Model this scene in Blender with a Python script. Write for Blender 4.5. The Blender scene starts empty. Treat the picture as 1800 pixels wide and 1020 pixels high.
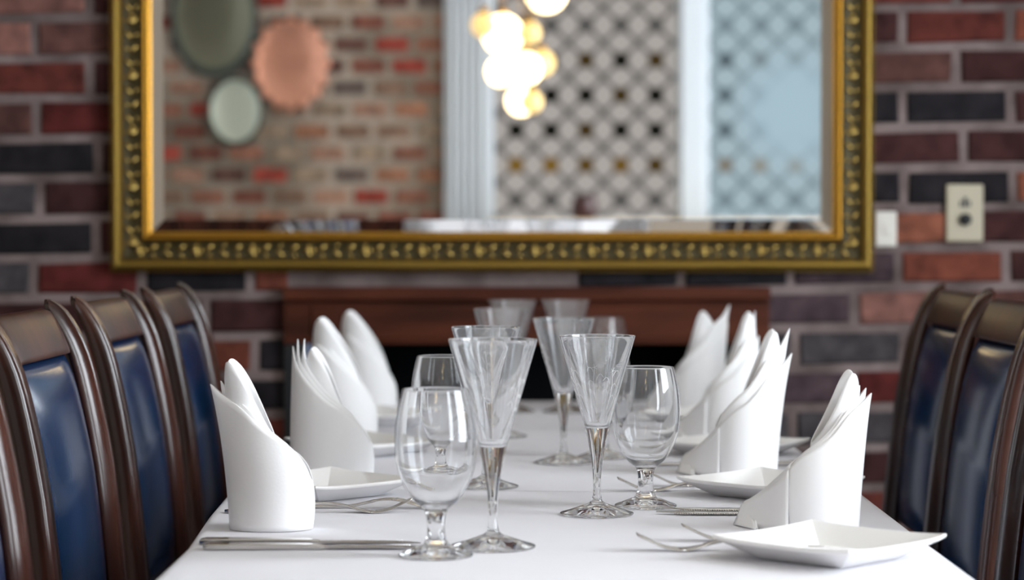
import bpy, bmesh, math, random
from mathutils import Vector, Matrix

# ------------------------------------------------------------------ camera, world, exposure
sc = bpy.context.scene
C = sc.collection
PI = math.pi

cam_d = bpy.data.cameras.new('camera')
cam = bpy.data.objects.new('camera', cam_d)
C.objects.link(cam)
cam.location = (0, 0, 1.10)
cam.rotation_euler = (PI / 2 - math.atan(90 / 4000), 0, 0)
cam_d.sensor_width = 36
cam_d.lens = 80
cam_d.clip_start = 0.05
cam_d.dof.use_dof = True
cam_d.dof.focus_distance = 2.80
cam_d.dof.aperture_fstop = 3.7
sc.camera = cam

world = bpy.data.worlds.new('world')
sc.world = world
world.use_nodes = True
world.node_tree.nodes['Background'].inputs[0].default_value = (0.55, 0.68, 1.0, 1)
world.node_tree.nodes['Background'].inputs[1].default_value = 0.4

sc.view_settings.view_transform = 'Standard'
sc.view_settings.look = 'None'
sc.view_settings.gamma = 1
sc.view_settings.use_curve_mapping = False
sc.view_settings.exposure = 0.06
cy = sc.cycles
cy.max_bounces = 28
cy.transmission_bounces = 28
cy.glossy_bounces = 10
cy.diffuse_bounces = 4
cy.transparent_max_bounces = 16
cy.sample_clamp_indirect = 6.0
cy.use_denoising = True
cy.caustics_reflective = True
cy.caustics_refractive = True

WINDOW_SIDE = 17.0      # daylight radiance of the frosted side windows
WINDOW_REAR = 1.0
LAMP = 7.0

random.seed(7)

# ------------------------------------------------------------------ helpers
def tag(o, label=None, cat=None, group=None, kind=None):
    if label: o['label'] = label
    if cat: o['category'] = cat
    if group: o['group'] = group
    if kind: o['kind'] = kind
    return o

def empty(name, loc, rotz=0):
    o = bpy.data.objects.new(name, None)
    o.empty_display_size = 0.05
    C.objects.link(o)
    o.location = loc
    o.rotation_euler = (0, 0, rotz)
    return o

def obj(name, me, mats=None, parent=None, loc=None, smooth=True, rotz=0):
    o = bpy.data.objects.new(name, me)
    C.objects.link(o)
    if mats is not None:
        for m in (mats if isinstance(mats, (list, tuple)) else [mats]):
            me.materials.append(m)
    if smooth:
        for p in me.polygons: p.use_smooth = True
    if parent: o.parent = parent
    if loc: o.location = loc
    if rotz: o.rotation_euler = (0, 0, rotz)
    return o

def pydata(name, vs, fs):
    me = bpy.data.meshes.new(name)
    me.from_pydata([tuple(v) for v in vs], [], fs)
    me.update()
    return me

def frombm(name, bm):
    bmesh.ops.recalc_face_normals(bm, faces=bm.faces)
    me = bpy.data.meshes.new(name)
    bm.to_mesh(me)
    bm.free()
    return me

def add_box(bm, x0, x1, y0, y1, z0, z1, bevel=0.0, seg=2):
    r = bmesh.ops.create_cube(bm, size=1)
    vs = r['verts']
    for v in vs:
        v.co = Vector((x0 + (v.co.x + .5) * (x1 - x0), y0 + (v.co.y + .5) * (y1 - y0), z0 + (v.co.z + .5) * (z1 - z0)))
    if bevel > 0:
        es = list({e for v in vs for e in v.link_edges})
        bmesh.ops.bevel(bm, geom=es, offset=bevel, segments=seg, affect='EDGES', profile=.6)

def box(name, x0, x1, y0, y1, z0, z1, mat, parent=None, bevel=0.0, smooth=False):
    bm = bmesh.new()
    add_box(bm, x0, x1, y0, y1, z0, z1, bevel)
    return obj(name, frombm(name, bm), mat, parent, smooth=smooth)

def interp(pts, x):
    if x <= pts[0][0]: return pts[0][1]
    for (a, fa), (b, fb) in zip(pts, pts[1:]):
        if x <= b:
            t = (x - a) / (b - a)
            return fa + (fb - fa) * t
    return pts[-1][1]

def sinterp(pts, x):
    """Catmull-Rom style smooth interpolation."""
    if x <= pts[0][0]: return pts[0][1]
    if x >= pts[-1][0]: return pts[-1][1]
    for i in range(len(pts) - 1):
        a, fa = pts[i]; b, fb = pts[i + 1]
        if x <= b:
            p0 = pts[i - 1] if i > 0 else (2 * a - b, 2 * fa - fb)
            p3 = pts[i + 2] if i + 2 < len(pts) else (2 * b - a, 2 * fb - fa)
            t = (x - a) / (b - a)
            m0 = (fb - p0[1]) / (b - p0[0]) * (b - a)
            m1 = (p3[1] - fa) / (p3[0] - a) * (b - a)
            t2, t3 = t * t, t * t * t
            return (2*t3 - 3*t2 + 1)*fa + (t3 - 2*t2 + t)*m0 + (-2*t3 + 3*t2)*fb + (t3 - t2)*m1

def resample(prof, k=6):
    """smooth a list of (r, z) points by Catmull-Rom, keep ends"""
    out = []
    n = len(prof)
    for i in range(n - 1):
        p0 = prof[max(i - 1, 0)]; p1 = prof[i]; p2 = prof[i + 1]; p3 = prof[min(i + 2, n - 1)]
        for j in range(k):
            t = j / k; t2 = t*t; t3 = t2*t
            out.append(tuple(0.5 * (2*p1[d] + (p2[d]-p0[d])*t + (2*p0[d]-5*p1[d]+4*p2[d]-p3[d])*t2 + (3*p1[d]-p0[d]-3*p2[d]+p3[d])*t3) for d in (0, 1)))
    out.append(prof[-1])
    return out

def tube_into(bm, pts, rad, n=8, cap=True):
    """round tube along a polyline; rad number or list"""
    rings = []
    pts = [Vector(p) for p in pts]
    for i, p in enumerate(pts):
        d = (pts[min(i + 1, len(pts) - 1)] - pts[max(i - 1, 0)]).normalized()
        up = Vector((0, 0, 1)) if abs(d.z) < .9 else Vector((1, 0, 0))
        s = d.cross(up).normalized(); u = s.cross(d).normalized()
        r = rad[i] if isinstance(rad, (list, tuple)) else rad
        rings.append([bm.verts.new(p + s * (r * math.cos(2*PI*k/n)) + u * (r * math.sin(2*PI*k/n))) for k in range(n)])
    for a, b in zip(rings, rings[1:]):
        for k in range(n):
            bm.faces.new((a[k], a[(k+1) % n], b[(k+1) % n], b[k]))
    if cap:
        bm.faces.new(rings[0]); bm.faces.new(rings[-1])

# ------------------------------------------------------------------ materials
def mat(name, base=(.8, .8, .8), rough=.5, metal=0.0, coat=0.0, spec=.5, emit=None, estr=0.0, sheen=0.0, trans=0.0, ior=1.5):
    m = bpy.data.materials.new(name)
    m.use_nodes = True
    b = m.node_tree.nodes['Principled BSDF']
    b.inputs['Base Color'].default_value = (*base, 1)
    b.inputs['Roughness'].default_value = rough
    b.inputs['Metallic'].default_value = metal
    b.inputs['Coat Weight'].default_value = coat
    b.inputs['Coat Roughness'].default_value = .08
    b.inputs['Specular IOR Level'].default_value = spec
    b.inputs['Sheen Weight'].default_value = sheen
    b.inputs['Transmission Weight'].default_value = trans
    b.inputs['IOR'].default_value = ior
    if emit:
        b.inputs['Emission Color'].default_value = (*emit, 1)
        b.inputs['Emission Strength'].default_value = estr
    return m

def nodes(m):
    nt = m.node_tree
    return nt, nt.nodes, nt.links, nt.nodes['Principled BSDF']

def add_noise_bump(m, scale=60, strength=.2, dist=.01, detail=4, sx=(1, 1, 1)):
    nt, N, L, b = nodes(m)
    tc = N.new('ShaderNodeTexCoord'); mp = N.new('ShaderNodeMapping'); mp.inputs['Scale'].default_value = sx
    nz = N.new('ShaderNodeTexNoise'); nz.inputs['Scale'].default_value = scale; nz.inputs['Detail'].default_value = detail
    bp = N.new('ShaderNodeBump'); bp.inputs['Strength'].default_value = strength; bp.inputs['Distance'].default_value = dist
    L.new(tc.outputs['Object'], mp.inputs[0]); L.new(mp.outputs[0], nz.inputs['Vector']); L.new(nz.outputs[0], bp.inputs['Height']); L.new(bp.outputs[0], b.inputs['Normal'])
    return nz

def add_color_noise(m, c0, c1, scale=8, sx=(1, 1, 1), lo=.35, hi=.65, detail=5):
    nt, N, L, b = nodes(m)
    tc = N.new('ShaderNodeTexCoord'); mp = N.new('ShaderNodeMapping'); mp.inputs['Scale'].default_value = sx
    nz = N.new('ShaderNodeTexNoise'); nz.inputs['Scale'].default_value = scale; nz.inputs['Detail'].default_value = detail
    cr = N.new('ShaderNodeValToRGB')
    cr.color_ramp.elements[0].position = lo; cr.color_ramp.elements[0].color = (*c0, 1)
    cr.color_ramp.elements[1].position = hi; cr.color_ramp.elements[1].color = (*c1, 1)
    L.new(tc.outputs['Object'], mp.inputs[0]); L.new(mp.outputs[0], nz.inputs['Vector']); L.new(nz.outputs[0], cr.inputs[0]); L.new(cr.outputs[0], b.inputs['Base Color'])

M = {}
M['cloth'] = mat('cloth', (.70, .69, .735), .75, sheen=.2, spec=.2)
add_noise_bump(M['cloth'], 14, .12, .012, 3)
M['napkin'] = mat('napkin', (.90, .90, .91), .8, sheen=.25, spec=.2)
add_noise_bump(M['napkin'], 320, .08, .002, 2)
M['china'] = mat('china', (.88, .87, .86), .12, coat=.4)
M['steel'] = mat('steel', (.62, .60, .58), .16, metal=1)
M['wood'] = mat('wood', (.07, .022, .012), .24, spec=.6)
add_color_noise(M['wood'], (.018, .006, .0045), (.058, .017, .010), 7, (2.2, 2.2, .35))
M['wood_rail'] = mat('wood_rail', (.07, .022, .012), .32, spec=.07)
add_color_noise(M['wood_rail'], (.018, .006, .0045), (.058, .017, .010), 7, (2.2, 2.2, .35))
M['vinyl'] = mat('vinyl', (.004, .023, .072), .17, spec=.13)
add_noise_bump(M['vinyl'], 260, .05, .002, 2)
M['mantel'] = mat('mantel', (.09, .026, .014), .55, spec=.12)
add_color_noise(M['mantel'], (.036, .010, .006), (.10, .028, .014), 6, (.5, 2, 3))
M['soot'] = mat('soot', (.008, .009, .011), .95, spec=.1)
M['gold'] = mat('gold', (.47, .245, .034), .27, metal=.95)
M['gold_relief'] = mat('gold_relief', (.55, .40, .13), .24, metal=.95)
M['gold_dark'] = mat('gold_dark', (.050, .038, .012), .5, metal=.5)
M['gold_pale'] = mat('gold_pale', (.33, .22, .05), .26, metal=.9)
M['mirror'] = mat('mirror', (.93, .94, .94), .0, metal=1)
M['plaster'] = mat('plaster', (.36, .30, .24), .9)
add_noise_bump(M['plaster'], 30, .1, .01)
M['ceiling'] = mat('ceiling', (.66, .62, .55), .9)
M['floor'] = mat('floor', (.07, .055, .05), .6)
add_color_noise(M['floor'], (.05, .035, .03), (.10, .075, .065), 5, (.4, 4, 1))
M['white_paint'] = mat('white_paint', (.52, .56, .60), .45)
M['plastic_cream'] = mat('plastic_cream', (.50, .45, .33), .4)
M['plastic_white'] = mat('plastic_white', (.75, .73, .68), .4)
M['black'] = mat('black', (.012, .014, .018), .4)
M['copper'] = mat('copper', (.80, .38, .26), .3, metal=.7)
M['pewter'] = mat('pewter', (.20, .20, .145), .3, metal=.8)
M['pewter_pale'] = mat('pewter_pale', (.46, .49, .40), .4, metal=.3)
M['verdigris'] = mat('verdigris', (.05, .065, .055), .5, metal=.4)
M['globe'] = mat('globe', (.9, .8, .6), .4, emit=(1.0, .74, .38), estr=LAMP)
M['halo_globe'] = mat('halo_globe', (.8, .55, .2), .4, emit=(1.0, .66, .25), estr=1.0)  # extra glowing globes, added for the yellow halos round the lit ones
M['counter'] = mat('counter', (.85, .68, .46), .3)
M['maroon'] = mat('maroon', (.045, .012, .012), .35)

def glass_mat(name, reflect_veil):
    g = bpy.data.materials.new(name); g.use_nodes = True
    nt = g.node_tree; nt.nodes.clear()
    go = nt.nodes.new('ShaderNodeOutputMaterial'); gb = nt.nodes.new('ShaderNodeBsdfGlass')
    gb.inputs['Roughness'].default_value = 0; gb.inputs['IOR'].default_value = 1.48
    gb.inputs['Color'].default_value = (.99, .993, .995, 1)
    if reflect_veil:
        gd = nt.nodes.new('ShaderNodeBsdfDiffuse'); gd.inputs[0].default_value = (.94, .94, .97, 1)      # pale veil painted in for bright room reflections on the bowl
        gm = nt.nodes.new('ShaderNodeMixShader'); gm.inputs[0].default_value = reflect_veil
        nt.links.new(gb.outputs[0], gm.inputs[1]); nt.links.new(gd.outputs[0], gm.inputs[2]); nt.links.new(gm.outputs[0], go.inputs[0])
    else:
        nt.links.new(gb.outputs[0], go.inputs[0])
    return g
M['glass'] = glass_mat('clear_glass', 0)
M['glass_goblet'] = glass_mat('goblet_bowl_glass', .03)
M['glass_flared'] = glass_mat('flared_bowl_glass', .065)
M['etch'] = mat('etch', (.9, .9, .92), .5)

# brick: every brick carries its own colour attribute, mottled by noise
bk = mat('brick', (.2, .1, .08), .9, spec=.15)
nt, N, L, b = nodes(bk)
at = N.new('ShaderNodeAttribute'); at.attribute_name = 'brick_colour'
tc = N.new('ShaderNodeTexCoord')
nz = N.new('ShaderNodeTexNoise'); nz.inputs['Scale'].default_value = 22; nz.inputs['Detail'].default_value = 6
cr = N.new('ShaderNodeValToRGB')
cr.color_ramp.elements[0].position = .3; cr.color_ramp.elements[0].color = (.55, .55, .57, 1)
cr.color_ramp.elements[1].position = .72; cr.color_ramp.elements[1].color = (1.35, 1.32, 1.3, 1)
mx = N.new('ShaderNodeMix'); mx.data_type = 'RGBA'; mx.blend_type = 'MULTIPLY'; mx.inputs[0].default_value = 1
bp = N.new('ShaderNodeBump'); bp.inputs['Strength'].default_value = .5; bp.inputs['Distance'].default_value = .01
L.new(tc.outputs['Object'], nz.inputs['Vector']); L.new(nz.outputs[0], cr.inputs[0])
L.new(at.outputs['Color'], mx.inputs[6]); L.new(cr.outputs[0], mx.inputs[7]); L.new(mx.outputs[2], b.inputs['Base Color'])
L.new(nz.outputs[0], bp.inputs['Height']); L.new(bp.outputs[0], b.inputs['Normal'])
M['brick'] = bk
M['mortar'] = mat('mortar', (.36, .29, .28), .95, spec=.1)
add_color_noise(M['mortar'], (.115, .088, .084), (.255, .20, .195), 9)
M['mortar_rear'] = mat('mortar_rear', (.44, .38, .31), .95, spec=.1)
add_color_noise(M['mortar_rear'], (.15, .125, .095), (.40, .33, .27), 1.6)

def emit_mat(name, col, s):
    m = bpy.data.materials.new(name); m.use_nodes = True
    nt = m.node_tree; nt.nodes.clear()
    o = nt.nodes.new('ShaderNodeOutputMaterial'); e = nt.nodes.new('ShaderNodeEmission')
    e.inputs[0].default_value = (*col, 1); e.inputs[1].default_value = s
    nt.links.new(e.outputs[0], o.inputs[0])
    return m

M['daylight'] = emit_mat('daylit_frosted_glass', (.88, .94, 1.0), WINDOW_SIDE)
M['daylight_left'] = emit_mat('daylit_frosted_glass_shaded', (.86, .93, 1.0), WINDOW_SIDE * .28)

def lattice_glass(name, p, white, line, strength, glare=None):
    """backlit leaded glass: diagonal lattice, pale petals, small dark and amber bosses on the crossings"""
    m = bpy.data.materials.new(name); m.use_nodes = True
    nt = m.node_tree; nt.nodes.clear(); N = nt.nodes; L = nt.links
    o = N.new('ShaderNodeOutputMaterial'); e = N.new('ShaderNodeEmission'); e.inputs[1].default_value = strength
    L.new(e.outputs[0], o.inputs[0])
    tc = N.new('ShaderNodeTexCoord'); sp = N.new('ShaderNodeSeparateXYZ'); L.new(tc.outputs['Object'], sp.inputs[0])
    def ma(op, a, bb=None, c=None):
        n = N.new('ShaderNodeMath'); n.operation = op
        for i, v in enumerate((a, bb, c)):
            if v is None: continue
            if isinstance(v, (int, float)): n.inputs[i].default_value = v
            else: L.new(v, n.inputs[i])
        return n.outputs[0]
    u = ma('MULTIPLY', sp.outputs[0], 1 / p); v = ma('MULTIPLY', sp.outputs[2], 1 / p)
    def linedist(a):
        f = ma('FRACT', a)
        return ma('SUBTRACT', .5, ma('ABSOLUTE', ma('SUBTRACT', f, .5)))
    d = ma('MINIMUM', linedist(ma('ADD', u, v)), linedist(ma('SUBTRACT', u, v)))
    blob = N.new('ShaderNodeMapRange'); blob.interpolation_type = 'SMOOTHSTEP'
    blob.inputs[1].default_value = .045; blob.inputs[2].default_value = .13; L.new(d, blob.inputs[0])
    du = ma('SUBTRACT', u, ma('ROUND', u)); dv = ma('SUBTRACT', v, ma('ROUND', v))
    rr = ma('SQRT', ma('ADD', ma('MULTIPLY', du, du), ma('MULTIPLY', dv, dv)))
    dot = ma('LESS_THAN', rr, .225)
    cx = N.new('ShaderNodeCombineXYZ'); L.new(ma('ROUND', u), cx.inputs[0]); L.new(ma('ROUND', v), cx.inputs[1])
    wn = N.new('ShaderNodeTexWhiteNoise'); L.new(cx.outputs[0], wn.inputs['Vector'])
    low = ma('LESS_THAN', ma('ABSOLUTE', ma('ROUND', v)), .5)
    amb = ma('ADD', ma('MULTIPLY', low, ma('MULTIPLY_ADD', wn.outputs['Value'], .7, .2)), ma('MULTIPLY', ma('GREATER_THAN', wn.outputs['Value'], .72), .15))
    def mix(f, a, c):
        n = N.new('ShaderNodeMix'); n.data_type = 'RGBA'
        if isinstance(f, (int, float)): n.inputs[0].default_value = f
        else: L.new(f, n.inputs[0])
        for i, x in ((6, a), (7, c)):
            if isinstance(x, tuple): n.inputs[i].default_value = (*x, 1)
            else: L.new(x, n.inputs[i])
        return n.outputs[2]
    glassc = mix(blob.outputs[0], line, white)
    dotc = mix(amb, (.008, .008, .006), (.30, .17, .03))
    faint = ma('GREATER_THAN', ma('ABSOLUTE', ma('SUBTRACT', ma('ROUND', v), 1.5)), 2)
    dotc = mix(faint, dotc, line)
    col = mix(dot, glassc, dotc)
    if glare:  # sky glare over the lattice, painted into the emission colour
        (px, pz, rad, soft, glare_col, amount) = glare
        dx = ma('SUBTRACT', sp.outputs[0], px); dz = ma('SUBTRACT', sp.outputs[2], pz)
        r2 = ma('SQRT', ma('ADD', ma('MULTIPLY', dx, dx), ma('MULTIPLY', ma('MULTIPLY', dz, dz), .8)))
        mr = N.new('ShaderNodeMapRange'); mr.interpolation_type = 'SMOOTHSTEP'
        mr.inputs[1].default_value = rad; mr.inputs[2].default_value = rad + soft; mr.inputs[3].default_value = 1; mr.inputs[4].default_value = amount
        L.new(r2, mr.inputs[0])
        col = mix(mr.outputs[0], col, glare_col)
    L.new(col, e.inputs[0])
    return m

# ------------------------------------------------------------------ the room
XL, XR, YB, YF, ZC = -2.5, 2.5, 4.95, -1.30, 3.10     # left, right, wall with the mirror, wall behind the camera, ceiling

tag(box('floor', XL, XR, YF, YB + .5, -.05, 0, M['floor']), kind='structure')
tag(box('ceiling', XL, XR, YF, YB + .5, ZC, ZC + .05, M['ceiling']), kind='structure')

def srgb(r, g, b):
    f = lambda c: (c / 255 / 12.92) if c <= 10 else ((c / 255 + .055) / 1.055) ** 2.4
    return (f(r), f(g), f(b))

def brick_wall(name, x0, x1, z0, z1, y, out, pitch, lpitch, joint, holes, colour, slope, mortar, zref, xref):
    """one mesh: mortar bed with bricks standing 7 mm proud of it; out=-1 faces -Y, +1 faces +Y"""
    vs, fs, mi, cols = [], [], [], []
    def add(xa, xb, za, zb, d0, d1, m, c, jit=0.0, tilt=0.0, ch=.004):
        o = len(vs)
        ya, yb = y + out * d0, y + out * d1
        def zz(x, z): return z + slope * x * (1 if m == 0 else 0)
        J = lambda: random.uniform(-jit, jit)
        base = [(xa, za), (xb, za), (xb, zb), (xa, zb)]
        base = [(px + J(), pz + J()) for px, pz in base]
        for (px, pz) in base: vs.append((px, ya, zz(px, pz)))
        cx, cz = (xa + xb) / 2, (za + zb) / 2
        for (px, pz) in base: vs.append((px, yb - out * ch, zz(px, pz)))
        for (px, pz) in base:
            qx = px + (ch if px < cx else -ch); qz = pz + (ch if pz < cz else -ch)
            vs.append((qx, yb, zz(qx, qz)))
        q = []
        for k in range(4):
            q.append((o + k, o + (k+1) % 4, o + 4 + (k+1) % 4, o + 4 + k))
            q.append((o + 4 + k, o + 4 + (k+1) % 4, o + 8 + (k+1) % 4, o + 8 + k))
        q.append((o + 8, o + 9, o + 10, o + 11))
        if out > 0: q = [tuple(reversed(f)) for f in q]
        for f in q: fs.append(f); mi.append(m); cols.append(c)
    # mortar bed, in pieces round the holes
    xs = sorted({x0, x1, *[h[0] for h in holes], *[h[1] for h in holes]})
    zs = sorted({z0, z1, *[h[2] for h in holes], *[h[3] for h in holes]})
    xs = [v for v in xs if x0 <= v <= x1]; zs = [v for v in zs if z0 <= v <= z1]
    def in_hole(cx, cz): return any(h[0] < cx < h[1] and h[2] < cz < h[3] for h in holes)
    for xa, xb in zip(xs, xs[1:]):
        for za, zb in zip(zs, zs[1:]):
            if not in_hole((xa + xb) / 2, (za + zb) / 2):
                add(xa, xb, za, zb, -.08, 0, 1, (0, 0, 0), ch=0)
    r0 = int(math.floor((z0 - zref) / pitch)) - 1
    r1 = int(math.ceil((z1 - zref) / pitch)) + 1
    for r in range(r0, r1):
        zc = zref + r * pitch
        off = xref + (lpitch * .56 if r % 2 == 0 else 0) + random.uniform(-.012, .012)
        k0 = int((x0 - off) / lpitch) - 2
        for k in range(k0, k0 + int((x1 - x0) / lpitch) + 5):
            xa = off + k * lpitch + joint / 2; xb = off + (k + 1) * lpitch - joint / 2
            za = zc - pitch / 2 + joint / 2; zb = zc + pitch / 2 - joint / 2
            xa = max(xa, x0 + .002); xb = min(xb, x1 - .002)
            segs = [(xa, xb)]
            for h in holes:
                if za + slope * xa < h[3] and zb + slope * xa > h[2]:
                    ns = []
                    for (a, c) in segs:
                        if c <= h[0] or a >= h[1]: ns.append((a, c))
                        else:
                            if a < h[0] - .01: ns.append((a, h[0] - .008))
                            if c > h[1] + .01: ns.append((h[1] + .008, c))
                    segs = ns
            for (a, c) in segs:
                if c - a < .02 or za < z0 or zb > z1: continue
                zm = zc + slope * (a + c) / 2
                add(a, c, za, zb, 0, .007 + random.uniform(-.002, .002), 0, colour(xa, xb, r, (a + c) / 2, zm), .0025, ch=.005)
    me = pydata(name, vs, fs)
    me.materials.append(M['brick']); me.materials.append(mortar)
    me.polygons.foreach_set('material_index', mi)
    ca = me.color_attributes.new('brick_colour', 'FLOAT_COLOR', 'CORNER')
    data = []
    for p in me.polygons:
        c = cols[p.index]
        for _ in p.loop_indices: data += [c[0], c[1], c[2], 1]
    ca.data.foreach_set('color', data)
    o = bpy.data.objects.new(name, me); C.objects.link(o)
    return tag(o, kind='structure')

# brick colours of the mirror wall, by course (0 = the course beside the power point) and place along it
BK = dict(red=srgb(128, 52, 40), deep=srgb(110, 34, 30), brown=srgb(120, 74, 66), maroon=srgb(88, 46, 46), black=srgb(48, 44, 50),
          grey=srgb(92, 86, 92), orange=srgb(168, 90, 58), salmon=srgb(165, 105, 92), purple=srgb(92, 72, 80), rust=srgb(150, 70, 44))
PAL = [BK[k] for k in ('red', 'brown', 'maroon', 'black', 'purple', 'deep', 'rust', 'maroon')]
# (course, x0, x1) -> colour
FIX = [
    (5, .82, 1.06, 'red'), (5, 1.06, 1.4, 'rust'), (5, .6, .82, 'maroon'),
    (4, .7, .96, 'brown'), (4, .96, 1.3, 'maroon'),
    (3, .84, 1.07, 'black'), (3, 1.07, 1.4, 'maroon'), (3, .6, .84, 'black'),
    (2, .7, .95, 'maroon'), (2, .95, 1.3, 'maroon'),
    (1, .6, .83, 'black'), (1, .83, 1.07, 'black'), (1, 1.07, 1.4, 'orange'),
    (0, .7, .96, 'orange'), (0, .96, 1.3, 'maroon'),
    (-1, .6, .84, 'purple'), (-1, .84, 1.09, 'rust'), (-1, 1.09, 1.4, 'maroon'),
    (-2, .5, .72, 'purple'), (-2, .72, 1.0, 'salmon'), (-2, 1.0, 1.3, 'brown'),
    (-3, .5, .72, 'grey'), (-3, .72, .9, 'grey'), (-3, .9, 1.2, 'black'),
    (-4, .5, .75, 'purple'), (-4, .75, 1.0, 'deep'), (-4, 1.0, 1.3, 'maroon'),
    (-5, .5, .75, 'grey'), (-5, .75, 1.1, 'black'),
    (6, -1.2, -.95, 'salmon'), (6, -.95, -.7, 'maroon'),
    (5, -1.3, -1.06, 'salmon'), (5, -1.06, -.8, 'brown'),
    (4, -1.2, -.94, 'red'), (4, -.94, -.7, 'maroon'),
    (3, -1.3, -1.05, 'brown'), (3, -1.05, -.8, 'deep'),
    (2, -1.2, -.93, 'black'), (2, -.93, -.7, 'maroon'),
    (1, -1.3, -1.02, 'grey'), (1, -1.02, -.8, 'maroon'),
    (0, -1.2, -.9, 'black'), (0, -.9, -.6, 'maroon'),
    (-1, -1.3, -1.02, 'grey'), (-1, -1.02, -.75, 'deep'),
    (-2, -.75, -.45, 'maroon'), (-3, -.7, -.55, 'rust'), (-3, -.55, -.4, 'black'), (-4, -.8, -.4, 'black'),
]
def back_colour(xa, xb, r, xm, zm):
    v = random.uniform(.85, 1.15)
    c = random.choice(PAL)
    for (cr_, a, bb, k) in FIX:
        if cr_ == r and a <= xm < bb:
            c = BK[k]; break
    gr = .3 * c[0] + .5 * c[1] + .2 * c[2]
    return tuple((x * .74 + gr * .26) * v * .66 for x in c)

FPX0, FPX1, FPZ = -.482, .545, .995        # fireplace opening incl. its timber surround
brick_wall('wall_back', XL, XR, 0, ZC, YB, -1, .0868, .235, .021,
           [(FPX0, FPX1, -1, FPZ)], back_colour, .0125, M['mortar'], 1.1137, .843)

REAR_PAL = [srgb(*c) for c in ((132, 92, 76), (116, 74, 62), (150, 116, 98), (96, 70, 62), (146, 104, 82), (136, 62, 52), (96, 84, 78), (140, 122, 104), (124, 100, 84))]
def rear_colour(xa, xb, r, xm, zm):
    v = random.uniform(.85, 1.15)
    c = random.choice(REAR_PAL)
    return tuple(x * v for x in c)
brick_wall('wall_front', XL, -.33, 0, ZC, YF, +1, .1065, .20, .036, [], rear_colour, 0, M['mortar_rear'], 1.2, -2.0)

# side walls with tall frosted windows (daylight of the room)
def side_wall(name, x, sgn, wins, mat_pane, n0):
    bm = bmesh.new()
    zs0, zs1 = .60, 2.95
    ys = [YF] + [v for w in wins for v in w] + [YB + .5]
    xa, xb = (x, x + .1) if sgn > 0 else (x - .1, x)
    for i in range(0, len(ys), 2): add_box(bm, xa, xb, ys[i], ys[i + 1], 0, ZC)
    for (a, c) in wins:
        add_box(bm, xa, xb, a, c, 0, zs0); add_box(bm, xa, xb, a, c, zs1, ZC)
    tag(obj(name, frombm(name, bm), M['plaster'], smooth=False), kind='structure')
    for i, (a, c) in enumerate(wins):
        w = empty('window_%d' % (n0 + i), (x, (a + c) / 2, zs0)); tag(w, kind='structure')
        h = (c - a) / 2; H = zs1 - zs0
        xi = .03 * sgn
        p = box('pane', xi, xi + .006 * sgn if sgn > 0 else xi + .006, -h + .03, h - .03, .03, H - .03, mat_pane, w) if sgn > 0 else \
            box('pane', xi - .006, xi, -h + .03, h - .03, .03, H - .03, mat_pane, w)
        bm = bmesh.new()
        f0, f1 = (min(0, .05 * sgn), max(0, .05 * sgn))
        for (ya, yb, za, zb) in ((-h, -h + .06, 0, H), (h - .06, h, 0, H), (-h, h, 0, .06), (-h, h, H - .06, H), (-.02, .02, 0, H), (-h, h, H * .62, H * .62 + .04)):
            add_box(bm, f0, f1, ya, yb, za, zb)
        obj('window_frame', frombm('window_frame', bm), M['white_paint'], w, smooth=False)

side_wall('wall_right', XR, 1, [(-.5, .4), (1.4, 2.8)], M['daylight'], 3)
side_wall('wall_left', XL, -1, [(-.3, .2), (1.2, 1.7)], M['daylight_left'], 5)

# wall behind the camera, right part: white pillar and two leaded windows (all seen in the mirror)
bm = bmesh.new()
add_box(bm, -.33, -.105, YF - .08, YF + .05, 0, ZC, .006)
for k in range(5): add_box(bm, -.30 + k * .037, -.278 + k * .037, YF + .045, YF + .066, 0, ZC, .006)
tag(obj('trim_1', frombm('trim_1', bm), M['white_paint'], smooth=False), kind='structure')
tag(box('trim_2', .822, .945, YF - .08, YF + .05, 0, ZC, M['white_paint'], bevel=.012), kind='structure')
bm = bmesh.new()
add_box(bm, -.105, .822, YF - .08, YF, 0, 1.18); add_box(bm, .945, 1.95, YF - .08, YF, 0, 1.18)
add_box(bm, -.105, .822, YF - .08, YF, 2.75, ZC); add_box(bm, .945, 1.95, YF - .08, YF, 2.75, ZC)
add_box(bm, 1.95, XR, YF - .08, YF, 0, ZC)
tag(obj('wall_front_windowed', frombm('wall_front_windowed', bm), M['plaster'], smooth=False), kind='structure')
PANE_A = lattice_glass('leaded_glass', .1715, (.42, .385, .36), (.10, .095, .09), WINDOW_REAR)
PANE_B = lattice_glass('leaded_glass_glare', .1715, (.38, .47, .51), (.13, .165, .18), WINDOW_REAR, (1.36, .27, .08, .30, (.40, .54, .62), .25))
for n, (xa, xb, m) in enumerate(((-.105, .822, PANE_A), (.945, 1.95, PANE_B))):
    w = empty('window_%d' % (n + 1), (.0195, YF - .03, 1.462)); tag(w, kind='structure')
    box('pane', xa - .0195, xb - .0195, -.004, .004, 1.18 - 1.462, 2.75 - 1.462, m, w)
    bm = bmesh.new()
    for (a, c, d, e) in ((xa, xa + .02, 1.18, 2.75), (xb - .02, xb, 1.18, 2.75), (xa, xb, 1.18, 1.205), (xa, xb, 2.72, 2.75)):
        add_box(bm, a - .0195, c - .0195, -.01, .04, d - 1.462, e - 1.462)
    obj('window_frame', frombm('window_frame', bm), M['white_paint'], w, smooth=False)

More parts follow.
